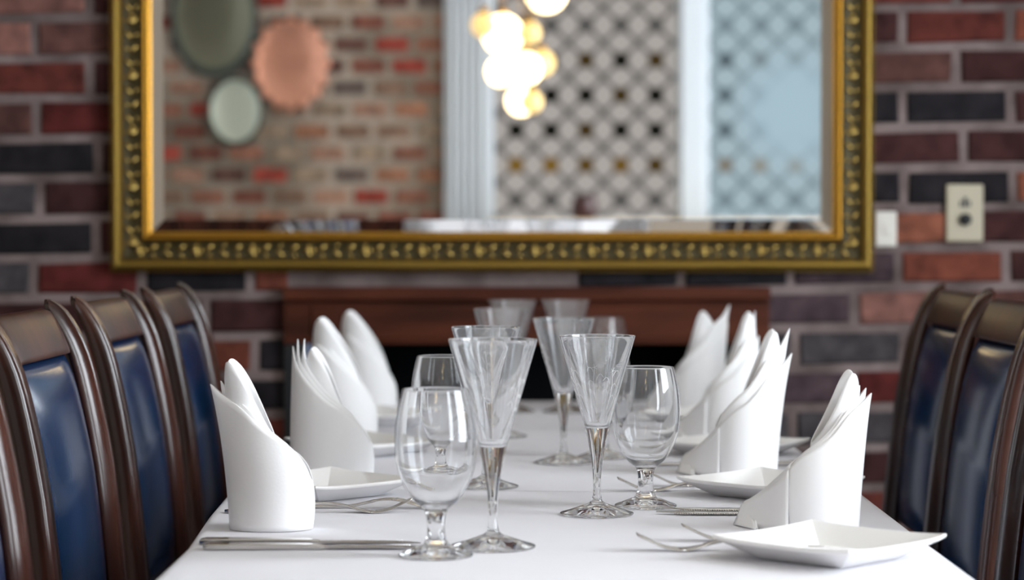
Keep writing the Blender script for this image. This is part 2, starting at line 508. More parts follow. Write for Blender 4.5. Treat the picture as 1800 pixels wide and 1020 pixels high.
# ------------------------------------------------------------------ fireplace
fp = empty('fireplace', (0, YB, 0))
tag(fp, 'dark wooden fireplace surround with black opening under the gold mirror', 'fireplace')
W0, W1 = FPX0 - .012, FPX1 + .012
box('mantel_shelf', W0, W1, -.06, -.008, .968, .996, M['mantel'], fp, .005)
bm = bmesh.new()
add_box(bm, W0, W1, -.035, -.008, .872, .967, .004)
add_box(bm, W0 + .06, W1 - .06, -.041, -.033, .884, .955, .003)
obj('frieze', frombm('frieze', bm), M['mantel'], fp, smooth=False)
for (a, c) in ((W0, W0 + .05), (W1 - .05, W1)):
    box('pilaster', a, c, -.03, -.008, 0, .871, M['black'], fp, .004)
bm = bmesh.new()
a, c = W0 + .05, W1 - .05
add_box(bm, a, c, .40, .43, 0, .871); add_box(bm, a, a + .02, .05, .40, 0, .871); add_box(bm, c - .02, c, .05, .40, 0, .871); add_box(bm, a, c, .05, .43, .871, .9)
obj('firebox', frombm('firebox', bm), M['soot'], fp, smooth=False)

# ------------------------------------------------------------------ gold framed mirror
mx0, mx1, mz0, mz1 = -.866, .780, 1.029, 2.17      # outer size of the frame
mr = empty('wall_mirror', (0, YB - .012, 0))
tag(mr, 'large gold ornate framed mirror hanging on the brick wall above the fireplace', 'mirror')
# moulding profile: (distance in from the outer edge, height off the wall)
def frame_ring(prof, name, m):
    vs, fs = [], []
    for (d, h) in prof:
        for (x, z) in ((mx0 + d, mz0 + d), (mx1 - d, mz0 + d), (mx1 - d, mz1 - d), (mx0 + d, mz1 - d)):
            vs.append((x, -h, z))
    for i in range(len(prof) - 1):
        for k in range(4):
            fs.append((i*4 + k, i*4 + (k+1) % 4, (i+1)*4 + (k+1) % 4, (i+1)*4 + k))
    me = pydata(name, vs, fs)
    bm = bmesh.new(); bm.from_mesh(me); bmesh.ops.recalc_face_normals(bm, faces=bm.faces); bm.to_mesh(me); bm.free()
    return obj(name, me, m, mr, smooth=False)
arc = lambda d0, d1, h0, hp, n=6: [(d0 + (d1 - d0) * k / n, h0 + hp * math.sin(PI * k / n)) for k in range(n + 1)]
frame_ring([(0, 0), (0, .028)] + arc(.001, .026, .028, .010) + [(.027, .020)], 'outer_bead', M['gold_pale'])
frame_ring([(.026, .018), (.028, .020)] + [(.028 + .036 * k / 8, .022 - .004 * math.sin(PI * k / 8)) for k in range(9)] + [(.066, .016)], 'carved_band_ground', M['gold_dark'])
frame_ring([(.064, .012)] + arc(.065, .080, .018, .006) + [(.081, .012), (.086, .010), (.087, 0)], 'inner_lip', M['gold'])
# carved relief: leaf and berry repeats along the band
bm = bmesh.new()
def blob(cx, cz, sx, sz, ang, h):
    r = bmesh.ops.create_icosphere(bm, subdivisions=1, radius=1)
    ca, sa = math.cos(ang), math.sin(ang)
    for v in r['verts']:
        px, pz = v.co.x * sx, v.co.z * sz
        v.co = Vector((cx + px * ca - pz * sa, -.018 - max(v.co.y * -h, -.003), cz + px * sa + pz * ca))
def run(p0, p1):
    L_ = (Vector(p1) - Vector(p0)).length; n = int(L_ / .030)
    d = (Vector(p1) - Vector(p0)) / L_; ang = math.atan2(d.y, d.x)
    nx, nz = -d.y, d.x
    for i in range(n):
        t = (i + .5) * L_ / n
        x, z = p0[0] + d.x * t, p0[1] + d.y * t
        s = 1 if i % 2 else -1
        blob(x + nx * .006 * s, z + nz * .006 * s, .015, .0055, ang + .6 * s, .011)
        blob(x - nx * .010 * s, z - nz * .010 * s, .008, .004, ang - .7 * s, .008)
        if i % 4 == 0:
            blob(x, z, .009, .012, ang, .014)
            blob(x + d.x * .012, z + d.y * .012, .005, .009, ang, .010)
q = .0455
run((mx0 + q, mz0 + q), (mx1 - q, mz0 + q)); run((mx0 + q, mz1 - q), (mx1 - q, mz1 - q))
run((mx0 + q, mz0 + q), (mx0 + q, mz1 - q)); run((mx1 - q, mz0 + q), (mx1 - q, mz1 - q))
obj('carved_relief', frombm('carved_relief', bm), M['gold_relief'], mr)
# silvered glass with a bevelled border
d0, d1 = .086, .112
def rect(d): return [(mx0 + d, mz0 + d), (mx1 - d, mz0 + d), (mx1 - d, mz1 - d), (mx0 + d, mz1 - d)]
vs = [(x, -.008, z) for x, z in rect(d1)]
obj('mirror_glass', pydata('mirror_glass', vs, [(0, 1, 2, 3)]), M['mirror'], mr, smooth=False)
vs = [(x, -.0063, z) for x, z in rect(d0)] + [(x, -.008, z) for x, z in rect(d1)]
obj('bevelled_border', pydata('bevelled_border', vs, [(k, (k+1) % 4, 4 + (k+1) % 4, 4 + k) for k in range(4)]), M['mirror'], mr, smooth=False)
box('backing_board', mx0 + .03, mx1 - .03, -.006, .004, mz0 + .03, mz1 - .03, M['black'], mr)

# ------------------------------------------------------------------ wall plates
def px_wall(px, py, Y=YB): return ((px - 900) * Y / 4000, 1.10 + (420 - py) * Y / 4000)
po = empty('power_point', (.981, YB - .008, 1.156))
tag(po, 'cream power point plate with dark round knob on the brick wall, right of the mirror', 'power point')
box('cover_plate', -.040, .040, -.012, .002, -.062, .062, M['plastic_cream'], po, .004)
bm = bmesh.new()
bmesh.ops.create_cone(bm, cap_ends=True, segments=24, radius1=.014, radius2=.012, depth=.016, matrix=Matrix.Translation((0, -.018, -.014)) @ Matrix.Rotation(PI / 2, 4, 'X'))
obj('knob', frombm('knob', bm), M['black'], po)
bm = bmesh.new()
add_box(bm, -.004, .004, -.014, -.010, .012, .034); add_box(bm, -.012, -.007, -.014, -.010, .014, .026); add_box(bm, .007, .012, -.014, -.010, .014, .026)
obj('socket_slot', frombm('socket_slot', bm), M['black'], po, smooth=False)
sw = empty('light_switch', (.812, YB - .008, 1.121))
tag(sw, 'small white switch plate on the bricks beside the lower right mirror corner', 'switch')
box('cover_plate', -.024, .022, -.010, .002, -.038, .038, M['plastic_white'], sw, .004)
box('rocker', -.007, .007, -.014, -.009, -.013, .013, M['plastic_white'], sw, .002)

# ------------------------------------------------------------------ tables and cloths
TZ = .76
EDGE_L = [(1.4, -.357), (2.5, -.357), (2.8, -.372), (3.05, -.379), (3.3, -.366), (4.9, -.362)]
EDGE_R = [(1.4, .462), (2.6, .464), (3.2, .468), (4.9, .467)]
def tz(Y): return TZ + (.0022 if Y < 3.05 else .0002)

def table(name, y0, y1, label):
    t = empty(name, (.052, (y0 + y1) / 2, 0)); tag(t, label, 'table')
    h = (y1 - y0) / 2
    box('tabletop', -.395, .395, -h, h, TZ - .03, TZ - .004, M['wood'], t, .004)
    box('pedestal', -.05, .05, -.05, .05, .03, TZ - .03, M['wood'], t, .01)
    box('foot', -.13, .13, -.30, .30, 0, .03, M['wood'], t, .006)
    return t
table('dining_table', 1.46, 3.00, 'near dining table under the white cloth, between the rows of navy chairs')
table('dining_table', 3.02, 4.74, 'far dining table under the white cloth, ending before the fireplace')

def cloth(y0, y1, z, drop_near, drop_far, seed, curve_end=False):
    rnd = random.Random(seed)
    na, nb = 62, 150
    D = .23
    vs, fs = [], []
    R = .012
    def fall(d):
        """distance past the edge -> (outward, down)"""
        if d <= 0: return (0, 0)
        q = R * PI / 2
        if d < q:
            a = d / R
            return (R * math.sin(a), R * (1 - math.cos(a)))
        return (R, R + d - q)
    nd = 10
    ds = [0, .004, .008, .012, .016, .022, .04, .08, .13, .18, D]
    ta = [(-d, 0) for d in reversed(ds[1:])] + [(0, k / 40) for k in range(41)] + [(d, 1) for d in ds[1:]]
    nY = 120
    tb = ([(-d, 0) for d in reversed(ds[1:])] if drop_near else []) + [(0, k / nY) for k in range(nY + 1)] + ([(d, 1) for d in ds[1:]] if drop_far else [])
    for (db, sb) in tb:
        Yv = y0 + (y1 - y0) * sb
        ob, dnb = fall(abs(db))
        for (da, sa) in ta:
            Ye = Yv
            if curve_end and sb > .9:
                Ye = Yv + (sb - .9) * 10 * (.012 * math.sin(sa * 5 + 1) - .03 * sa + .012)
            xl, xr = interp(EDGE_L, Ye) + R, interp(EDGE_R, Ye) - R
            oa, dna = fall(abs(da))
            x = xl + (xr - xl) * sa + (oa if da > 0 else -oa)
            dn = max(dna, dnb)
            w = min(1, max(0, (dn - .02)) / .15)
            x += (1 if da > 0 else -1) * (0 if da == 0 else 1) * (.0025 if curve_end else 0)
            x += (1 if da > 0 else -1) * (0 if da == 0 else 1) * w * .010 * (1 + math.sin(Ye * 17 + seed) + .6 * math.sin(Ye * 39 + 2))
            yy = Ye + (ob if db > 0 else -ob)
            vs.append((x, yy, z - dn))
    n = len(ta)
    for j in range(len(tb) - 1):
        for i in range(n - 1):
            fs.append((j*n + i, j*n + i + 1, (j+1)*n + i + 1, (j+1)*n + i))
    o = obj('tablecloth', pydata('tablecloth', vs, fs), M['cloth'])
    s = o.modifiers.new('thick', 'SOLIDIFY'); s.thickness = .0012; s.offset = -1
    return o
tag(cloth(1.47, 3.05, TZ + .002, True, False, 1, True), 'white tablecloth over the near table, its edge lapping the far cloth', 'tablecloth')
tag(cloth(3.015, 4.76, TZ, False, True, 2), 'white tablecloth over the far table, reaching to the fireplace', 'tablecloth')

# ------------------------------------------------------------------ chairs
REAR = [(0, .035), (.25, .085), (.47, .096), (.629, .083), (.715, .074), (.793, .065), (.866, .052), (.935, .036), (.982, .018), (1.019, -.004)]
def rear(z): return sinterp(REAR, z)
CW = .46
def post_mesh(yc, w=.050, inner=1):
    vs, fs = [], []
    zs = [0, .1, .2, .3, .4, .47, .55, .62, .68, .74, .80, .85, .89, .92, .945, .965, .98, .993, 1.004, 1.012, 1.017, 1.019]
    N_ = 0
    for z in zs:
        d = .040
        tp = max(0, (z - .94) / .079)
        d = .028 - .006 * tp ** 2 + (.012 if z < .5 else 0)
        ww = w
        if z > 1.0:
            q = (z - 1.0) / .0195
            ww = w * math.sqrt(max(.05, 1 - q * q)) ; 
        x0 = rear(z) + .003 * tp; x1 = rear(z) + d
        if z > 1.005:
            q = (z - 1.005) / .0145; x1 -= q * q * .009; x0 += q * q * .004
        c = min(.007, ww * .3); 
        ring = [(x0 + c, -ww/2), (x1 - c, -ww/2), (x1 - c*.3, -ww/2 + c*.3), (x1, -ww/2 + c), (x1, ww/2 - c), (x1 - c*.3, ww/2 - c*.3), (x1 - c, ww/2), (x0 + c, ww/2), (x0, ww/2 - c), (x0, -ww/2 + c)]
        # broad chamfer along the edge beside the cushion
        cc = min(.014, ww * .3, (x1 - x0) * .6)
        ring[4:7] = [(x1, ww/2 - cc), (x1 - cc * .5, ww/2 - cc * .5), (x1 - cc, ww/2)]
        ring = [(a, bb * inner) for a, bb in ring]
        if inner < 0: ring.reverse()
        N_ = len(ring)
        vs += [(a, yc + bb, z) for a, bb in ring]
    for j in range(len(zs) - 1):
        for i in range(N_):
            fs.append((j*N_ + i, j*N_ + (i+1) % N_, (j+1)*N_ + (i+1) % N_, (j+1)*N_ + i))
    fs.append(tuple(reversed(range(N_)))); fs.append(tuple(range((len(zs)-1)*N_, len(zs)*N_)))
    return pydata('post', vs, fs)

def panel_mesh(y0, y1, z0, z1, front, back, bul, ny=20, nz=28, pw=6):
    """closed cushion following the curve of the back"""
    vs, fs = [], []
    def side(s):
        for j in range(nz + 1):
            for i in range(ny + 1):
                u = -1 + 2 * i / ny; v = -1 + 2 * j / nz
                # pull samples to the borders so the rim is round
                u = math.copysign(abs(u) ** .6, u); v = math.copysign(abs(v) ** .6, v)
                y = (y0 + y1) / 2 + u * (y1 - y0) / 2; z = (z0 + z1) / 2 + v * (z1 - z0) / 2
                e = max(0, 1 - abs(u) ** pw) ** .5 * max(0, 1 - abs(v) ** (pw * 1.6)) ** .5
                if s: x = rear(z) + back
                else: x = rear(z) + back + .002 + (front - back) * e + bul * (1 - u * u) * max(0, 1 - v * v) ** .5
                vs.append((x, y, z))
    side(0); side(1)
    n = (ny + 1); K = n * (nz + 1)
    for j in range(nz):
        for i in range(ny):
            a = j*n + i
            fs.append((a, a + 1, a + 1 + n, a + n)); fs.append((K + a, K + a + n, K + a + 1 + n, K + a + 1))
    for i in range(ny):
        fs.append((i + 1, i, K + i, K + i + 1)); a = nz*n + i; fs.append((a, a + 1, K + a + 1, K + a))
    for j in range(nz):
        a = j*n; fs.append((a, a + n, K + a + n, K + a)); a = j*n + ny; fs.append((a + n, a, K + a, K + a + n))
    return pydata('panel', vs, fs)

def rounded_slab(x0, x1, y0, y1, z0, z1, bev):
    bm = bmesh.new(); add_box(bm, x0, x1, y0, y1, z0, z1, bev, 4); return frombm('slab', bm)

hw = CW / 2
post_l, post_r = post_mesh(-hw + .025, .050, 1), post_mesh(hw - .025, .050, -1)
for m_ in (post_l, post_r): m_.materials.append(M['wood'])
CH = {
    'back_post': [post_l, post_r],
    'top_rail': [panel_mesh(-hw + .050, hw - .050, .947, 1.008, .015, .001, .001, 12, 12, 10)],
    'backrest': [panel_mesh(-hw + .050, hw - .050, .585, .949, .010, -.002, .014)],
    'lower_rail': [rounded_slab(.092, .110, -hw + .050, hw - .050, .545, .585, .005)],
    'seat': [rounded_slab(.138, .50, -hw + .01, hw - .01, .435, .480, .018)],
    'seat_frame': [rounded_slab(.115, .49, -hw + .05, hw - .05, .375, .434, .006)],
    'leg': [rounded_slab(.445, .485, s * (hw - .045) - .02, s * (hw - .045) + .02, 0, .375, .005) for s in (-1, 1)],
}
for k, lst in CH.items():
    for me in lst:
        me.name = 'chair_' + k
        if not me.materials: me.materials.append(M['vinyl'] if k in ('backrest', 'seat') else M['wood_rail' if k == 'top_rail' else 'wood'])
        for p in me.polygons: p.use_smooth = (k not in ('back_post',)) or True
def chair(x, y, rot, label, group):
    t = empty('dining_chair', (x, y, 0), rot)
    tag(t, label, 'chair', group)
    for k, lst in CH.items():
        for me in lst:
            o = bpy.data.objects.new(k, me); C.objects.link(o); o.parent = t
            if k == 'backrest': o['label'] = 'glossy navy vinyl back cushion'
            if k == 'seat': o['label'] = 'navy vinyl seat cushion'
    return t
GL, GR = 'dining chairs along the left of the table', 'dining chairs along the right of the table'
chair(-.628, 2.28, 0, 'dark wooden chair with navy back at the left frame edge, nearest of the left row', GL)
chair(-.628, 2.84, 0, 'dark wooden chair with navy back, second from the camera in the left row', GL)
chair(-.628, 3.43, 0, 'dark wooden chair with navy back, third from the camera in the left row', GL)
chair(-.628, 4.03, 0, 'dark wooden chair with navy back, farthest of the left row, nearest the fireplace', GL)
chair(.790, 3.93, PI, 'dark wooden chair with navy back, farthest of the right row, below the power point', GR)
chair(.753, 3.33, PI, 'dark wooden chair with bright navy back, middle of the right row', GR)
chair(.735, 2.73, PI, 'dark wooden chair cut off by the right frame edge, nearest of the right row', GR)

# ------------------------------------------------------------------ glasses
def lathe_part(name, prof, normals, i0, i1, m, n=64):
    """part of a lathe between profile indices i0..i1, with the normals of the whole profile"""
    vs, fs, nn = [], [], []
    idx = []
    for i in range(i0, i1 + 1):
        r, z = prof[i]
        if r < 1e-6:
            idx.append([len(vs)] * n); vs.append((0, 0, z)); nn.append((0, 0, 1 if normals[i][1] > 0 else -1))
        else:
            row = []
            for k in range(n):
                a = 2 * PI * k / n
                row.append(len(vs)); vs.append((r * math.cos(a), r * math.sin(a), z))
                nn.append((normals[i][0] * math.cos(a), normals[i][0] * math.sin(a), normals[i][1]))
            idx.append(row)
    for a, c in zip(idx, idx[1:]):
        for k in range(n):
            f = [a[k], a[(k+1) % n], c[(k+1) % n], c[k]]
            g_ = []
            for v in f:
                if v not in g_: g_.append(v)
            if len(g_) >= 3: fs.append(tuple(g_))
    me = pydata(name, vs, fs)
    for p in me.polygons: p.use_smooth = True
    me.normals_split_custom_set_from_vertices(nn)
    me.materials.append(m)
    return me

def glass_meshes(kind, outer, inner, z_stem, z_foot):
    """outer: axis at the foot underside -> rim; inner: rim -> axis. returns bowl, stem, foot meshes"""
    prof = outer + inner
    N_ = len(prof)
    nor = []
    for i in range(N_):
        p = prof[max(i - 1, 0)]; q = prof[min(i + 1, N_ - 1)]
        dx, dz = q[0] - p[0], q[1] - p[1]
        l = math.hypot(dx, dz) or 1
        nor.append((dz / l, -dx / l))
    nor[0] = (0, -1); nor[-1] = (0, 1)
    no = len(outer)
    # split indices along the outer profile after the widest point of the foot
    imax = max(range(no // 2), key=lambda i: outer[i][0])
    i_f = next(i for i in range(imax, no) if outer[i][1] >= z_foot)
    i_s = next(i for i in range(i_f, no) if outer[i][1] >= z_stem)
    return (lathe_part(kind + '_bowl', prof, nor, i_s, N_ - 1, M['glass_goblet' if kind == 'water_goblet' else 'glass_flared']), lathe_part(kind + '_stem', prof, nor, i_f, i_s, M['glass']), lathe_part(kind + '_foot', prof, nor, 0, i_f, M['glass']))

# flared cocktail-style glass
FL_H = .2197
fo = [(0, .0045), (.010, .0035), (.028, .0008), (.040, .0001), (.0440, .0004), (.0450, .0016), (.0440, .0028), (.036, .0052), (.024, .0092), (.014, .0128), (.0085, .0155), (.0062, .0195), (.0048, .028), (.0046, .038), (.0056, .056), (.0085, .0760), (.0118, .0930), (.0148, .1070)]
fo = resample(fo, 5)
fo2 = [(.0148 + (.0469 - .0148) * t, .107 + (.2190 - .107) * t) for t in [k / 14 for k in range(1, 15)]]
rim = [(.0468, .2195), (.0462, .2197), (.0455, .2193)]
fi = [(.0455 + (.0136 - .0455) * t, .2190 + (.1135 - .2190) * t) for t in [k / 14 for k in range(1, 15)]]
fi_b = resample([(.0136, .1135), (.0122, .1105), (.0090, .1082), (.0045, .1072), (0, .1070)], 4)[1:]
FLUTE = glass_meshes('wine_glass', fo + fo2 + rim, fi + fi_b, .107, .0150)

# stemmed water goblet
wo = [(0, .0040), (.010, .0032), (.026, .0008), (.0350, .0001), (.0385, .0005), (.0392, .0018), (.0380, .0032), (.030, .0062), (.021, .0098), (.0150, .0120), (.0132, .0140), (.0122, .0160), (.0108, .0190), (.0098, .0260), (.0095, .0340), (.0102, .0420), (.0125, .0490), (.0175, .0535), (.0235, .0590), (.0305, .0685), (.0368, .0810), (.0415, .0980), (.0432, .1180), (.0427, .1370), (.0400, .1560), (.0368, .1700), (.0352, .1760)]
wo = resample(wo, 4)
wi = [(.0349, .1767), (.0343, .1768), (.0339, .1762), (.0355, .1698), (.0387, .1555), (.0413, .1368), (.0418, .1180), (.0401, .0985), (.0354, .0822), (.0292, .0705), (.0225, .0618), (.0150, .0570), (.0075, .0552), (0, .0548)]
wi = resample(wi, 4)
GOBLET = glass_meshes('water_goblet', wo, wi, .0500, .0125)

# etched sprig on the cone of the flared glass
def etch_mesh(base):
    bm = bmesh.new()
    def on(a, z):
        r = .0148 + (.0469 - .0148) * (z - .107) / .112 + .00015
        return (r * math.cos(a), r * math.sin(a), z)
    if True:
        tube_into(bm, [on(base + .10 * math.sin(t * 3), .130 + .045 * t) for t in [k / 14 for k in range(15)]], .00022, 5)
        for q, (z, s) in enumerate(((.140, 1), (.147, -1), (.154, 1), (.162, -1), (.170, 1))):
            tube_into(bm, [on(base + s * (.03 + .30 * t), z + .006 * math.sin(t * PI) + .004 * t) for t in [k / 8 for k in range(9)]], .0002, 5)
        for k in range(5):
            a = k * 2 * PI / 5
            tube_into(bm, [on(base + .02, .178), on(base + .02 + .10 * math.cos(a), .178 + .004 * math.sin(a))], .0002, 5)
    me = frombm('wine_glass_etching', bm); me.materials.append(M['etch'])
    for p in me.polygons: p.use_smooth = True
    return me
ETCH = [etch_mesh(b_) for b_ in (-1.05, 1.6, 3.6)]

def stemware(name, meshes, x, y, label, cat, group, scale=1, rot=0, etch=False):
    t = empty(name, (x, y, tz(y)), rot); tag(t, label, cat, group)
    t.scale = (scale,) * 3
    for k, me in zip(('bowl', 'stem', 'foot'), meshes):
        o = bpy.data.objects.new(k, me); C.objects.link(o); o.parent = t
    if etch:
        for em in ETCH:
            o = bpy.data.objects.new('etched_sprig', em); C.objects.link(o); o.parent = t
            o['label'] = 'thin etched sprig on the glass'
    return t
GF, GG = 'flared stem glasses on the table', 'round water goblets on the table'
stemware('flared_glass', FLUTE, -.021, 2.482, 'tall flared stem glass, largest and nearest, right of the near left goblet', 'glass', GF, 1.04, .4, True)
stemware('flared_glass', FLUTE, .104, 2.781, 'sharp flared stem glass standing left of the right-hand goblet', 'glass', GF, 1, 0, True)
stemware('flared_glass', FLUTE, -.036, 3.105, 'blurred flared stem glass seen behind the nearest flared glass', 'glass', GF, 1, 1, True)
stemware('flared_glass', FLUTE, .078, 3.44, 'blurred flared stem glass just behind the sharp one, to its left', 'glass', GF, 1, 2, True)
stemware('flared_glass', FLUTE, -.019, 3.90, 'blurred flared stem glass, third back in the left line of glasses', 'glass', GF, 1, 3, True)
stemware('flared_glass', FLUTE, .001, 4.46, 'blurred flared stem glass at the far table end, left one of the pair', 'glass', GF, 1, 4)
stemware('flared_glass', FLUTE, .105, 4.46, 'blurred flared stem glass at the far table end, right one of the pair', 'glass', GF, 1, 5)
stemware('water_goblet', GOBLET, -.0810, 2.415, 'round water goblet nearest the camera, beside the knives', 'goblet', GG, 1.01)
stemware('water_goblet', GOBLET, .1685, 2.863, 'sharp round water goblet before the right-hand napkins, right of the flared glass', 'goblet', GG)
stemware('water_goblet', GOBLET, -.0970, 3.172, 'blurred round water goblet directly behind the nearest goblet', 'goblet', GG)
stemware('water_goblet', GOBLET, .140, 3.52, 'round water goblet hidden mostly behind the sharp flared glass', 'goblet', GG)
stemware('water_goblet', GOBLET, .184, 4.515, 'farthest round water goblet, blurred against the wooden mantel', 'goblet', GG, 1.04)

# ------------------------------------------------------------------ napkins
def napkin(x, y, side, label, layers, petal, flap=False, a=.048, b=.036, flare=1.0, taper=0.0, rot=0, hs=1.0):
    """rolled napkin: wrapped layers cut on the slant, plus a taller inner roll; peak on the outer side"""
    vs, fs = [], []
    sgn = -1 if side == 'right' else 1
    def sheet(aa, bb, cx, hfun, flr, n=84, m=18, lean=0, back_drop=0, closed=True, tw=0, wav=0):
        o = len(vs)
        for j in range(m + 1):
            t = j / m
            for k in range(n):
                ph = 2 * PI * k / n
                u = math.cos(ph)
                h = hfun(u)
                if math.sin(ph) < 0: h -= back_drop * (1 - u * u)        # far side
                z = h * t
                q = 1 - taper * (z / .2)
                px = cx + aa * u * q
                py = -bb * math.sin(ph) * q
                # curl of the tips outwards, and of the whole sheet
                e = max(0, -u) ** 6
                px -= flr * e * (z / .17) ** 2.2
                py *= 1 - .55 * e * (z / .17) ** 2 * (1 if flr > .004 else 0)
                px += lean * (z / .2) ** 1.5
                py += wav * math.sin(ph * 3 + 1) * t
                # soft swelling
                s_ = .0025 * math.sin(PI * t)
                px += s_ * u; py -= s_ * math.sin(ph)
                vs.append((px, py, z))
        for j in range(m):
            for k in range(n):
                fs.append((o + j*n + k, o + j*n + (k+1) % n, o + (j+1)*n + (k+1) % n, o + (j+1)*n + k))
    for i, (tab, flr, shr) in enumerate(layers):
        sheet(a - shr, b - shr, 0, (lambda tb: lambda u: sinterp(tb, u) * hs)(tab), flr * flare, back_drop=.015, wav=.0006 * i)
    if petal:
        tab, pa, pb, pc, lean = petal
        sheet(pa, pb, pc, lambda u: sinterp(tab, u) * hs, 0, lean=lean, back_drop=-.004)
    if flap:
        # loose corner of the napkin folding out at the foot, on the inner side
        n, m = 22, 8
        for lay in range(2):
            o = len(vs)
            for j in range(m + 1):
                t = j / m
                for i in range(n + 1):
                    s = 1.4 * i / n
                    q = max(0, s - 1) / .4
                    s1 = min(s, 1)
                    hgt = (.078 * (1 - s1) ** 1.15 + .024 * s1 - .016 * q) * (1 - .10 * lay)
                    px = a * .78 + .046 * s1 - .010 * q + .003 * lay
                    py = -b * .60 + .085 * s1 ** 1.2 - .052 * q - .004 * lay
                    px += .012 * (1 - t) * s1 * (1 - q)
                    vs.append((px, py - .020 * (1 - t) * s1, hgt * t + .0005))
            for j in range(m):
                for i in range(n):
                    q = o + j*(n+1) + i
                    fs.append((q, q + 1, q + n + 2, q + n + 1))
    vs = [(sgn * p[0], p[1], p[2]) for p in vs]
    if sgn < 0: fs = [tuple(reversed(f)) for f in fs]
    o = obj('napkin', pydata('napkin', vs, fs), M['napkin'], None, (x, y, tz(y) + .0006), True, rot)
    s = o.modifiers.new('thick', 'SOLIDIFY'); s.thickness = .0011; s.offset = 0
    tag(o, label, 'napkin', 'rolled white napkins, %s row' % side)
    return o
# top edge tables: (u from outer -1 to inner +1, height)
T1 = [(-1, .168), (-.93, .158), (-.8, .149), (-.6, .140), (-.3, .127), (0, .116), (.3, .106), (.6, .094), (.85, .076), (1, .056)]
T1b = [(-1, .172), (-.93, .160), (-.8, .152), (-.6, .144), (-.3, .131), (0, .119), (.3, .108), (.6, .094), (1, .056)]
P1 = [(-1, .174), (-.8, .194), (-.4, .188), (0, .170), (.32, .150), (.7, .125), (1, .108)]
napkin(-.2805, 2.645, 'left', 'rolled white napkin nearest on the left, above the two knives', [(T1, .023, 0), (T1b, .013, .003)], (P1, .026, .022, -.017, -.013))
T2 = [(-1, .186), (-.94, .166), (-.8, .150), (-.5, .132), (-.1, .112), (.3, .097), (.65, .082), (.85, .066), (1, .048)]
up = lambda T, d, e=0: [(u, h + d * (1 - .25 * (u + 1)) + e * (1 if u <= -1 else 0)) for u, h in T]
P2 = [(-1, .150), (-.7, .180), (-.2, .172), (.3, .148), (.7, .120), (1, .10)]
napkin(-.258, 3.25, 'left', 'rolled white napkin with three thin tips, second on the left', [(T2, .004, 0), (up(T2, .007, .003), .001, .0035), (up(T2, .014, -.004), -.004, .007)], (P2, .030, .024, -.012, 0), a=.059, b=.044, taper=.16)
P3 = [(-1, .176), (-.85, .198), (-.55, .202), (-.1, .180), (.4, .148), (.75, .118), (1, .085)]
T3 = [(-1, .165), (-.8, .160), (-.5, .150), (0, .125), (.5, .100), (.8, .080), (1, .055)]
napkin(-.287, 3.87, 'left', 'blurred white napkin with rounded top, third on the left', [(T3, .0, 0), (up(T3, .010), -.004, .004)], (P3, .044, .034, -.006, -.006), a=.056, b=.042, taper=.10)
napkin(-.281, 4.45, 'left', 'blurred white napkin with rounded top, farthest on the left', [(T3, .0, 0), (up(T3, .012), -.004, .004)], (P3, .046, .034, -.004, -.006), a=.054, b=.040, taper=.06, hs=.965)
TR = [(-1, .158), (-.93, .150), (-.8, .142), (-.6, .132), (-.3, .115), (0, .103), (.3, .094), (.6, .084), (.85, .068), (1, .050)]
PR = [(-1, .146), (-.85, .173), (-.6, .182), (-.3, .172), (.1, .145), (.5, .122), (1, .10)]
napkin(.357, 2.640, 'right', 'rolled white napkin nearest on the right, behind the square plate', [(TR, .017, 0), (up(TR, .005, .001), .012, .003), (up(TR, .008, .001), .007, .006)], (PR, .027, .022, -.016, -.005), flap=True, a=.046, b=.036)
TR2 = [(-1, .175), (-.93, .160), (-.8, .150), (-.6, .140), (-.3, .122), (0, .108), (.3, .098), (.6, .086), (.85, .070), (1, .050)]
napkin(.334, 3.26, 'right', 'white napkin with two splayed tips, second on the right', [(TR2, .020, 0), (up(TR2, .026, .010), .013, .003)], ([(-1, .175), (-.7, .205), (-.3, .198), (.1, .165), (.5, .135), (1, .10)], .028, .022, -.018, -.006), flap=True, a=.046, b=.036)
napkin(.368, 3.86, 'right', 'blurred white napkin with close-set tips, third on the right', [(TR2, .006, 0), (up(TR2, .030, .012), .002, .003)], ([(-1, .185), (-.7, .212), (-.3, .203), (.1, .17), (.5, .14), (1, .10)], .030, .024, -.016, -.002), flap=True, a=.048, b=.038, taper=.08)
napkin(.362, 4.45, 'right', 'blurred white napkin with bluish tip, farthest on the right', [(TR2, .012, 0), (up(TR2, .032, .004), .012, .003)], ([(-1, .160), (-.5, .188), (-.1, .192), (.3, .165), (.6, .135), (1, .10)], .034, .026, -.010, .004), flap=True, a=.052, b=.040, taper=.1)

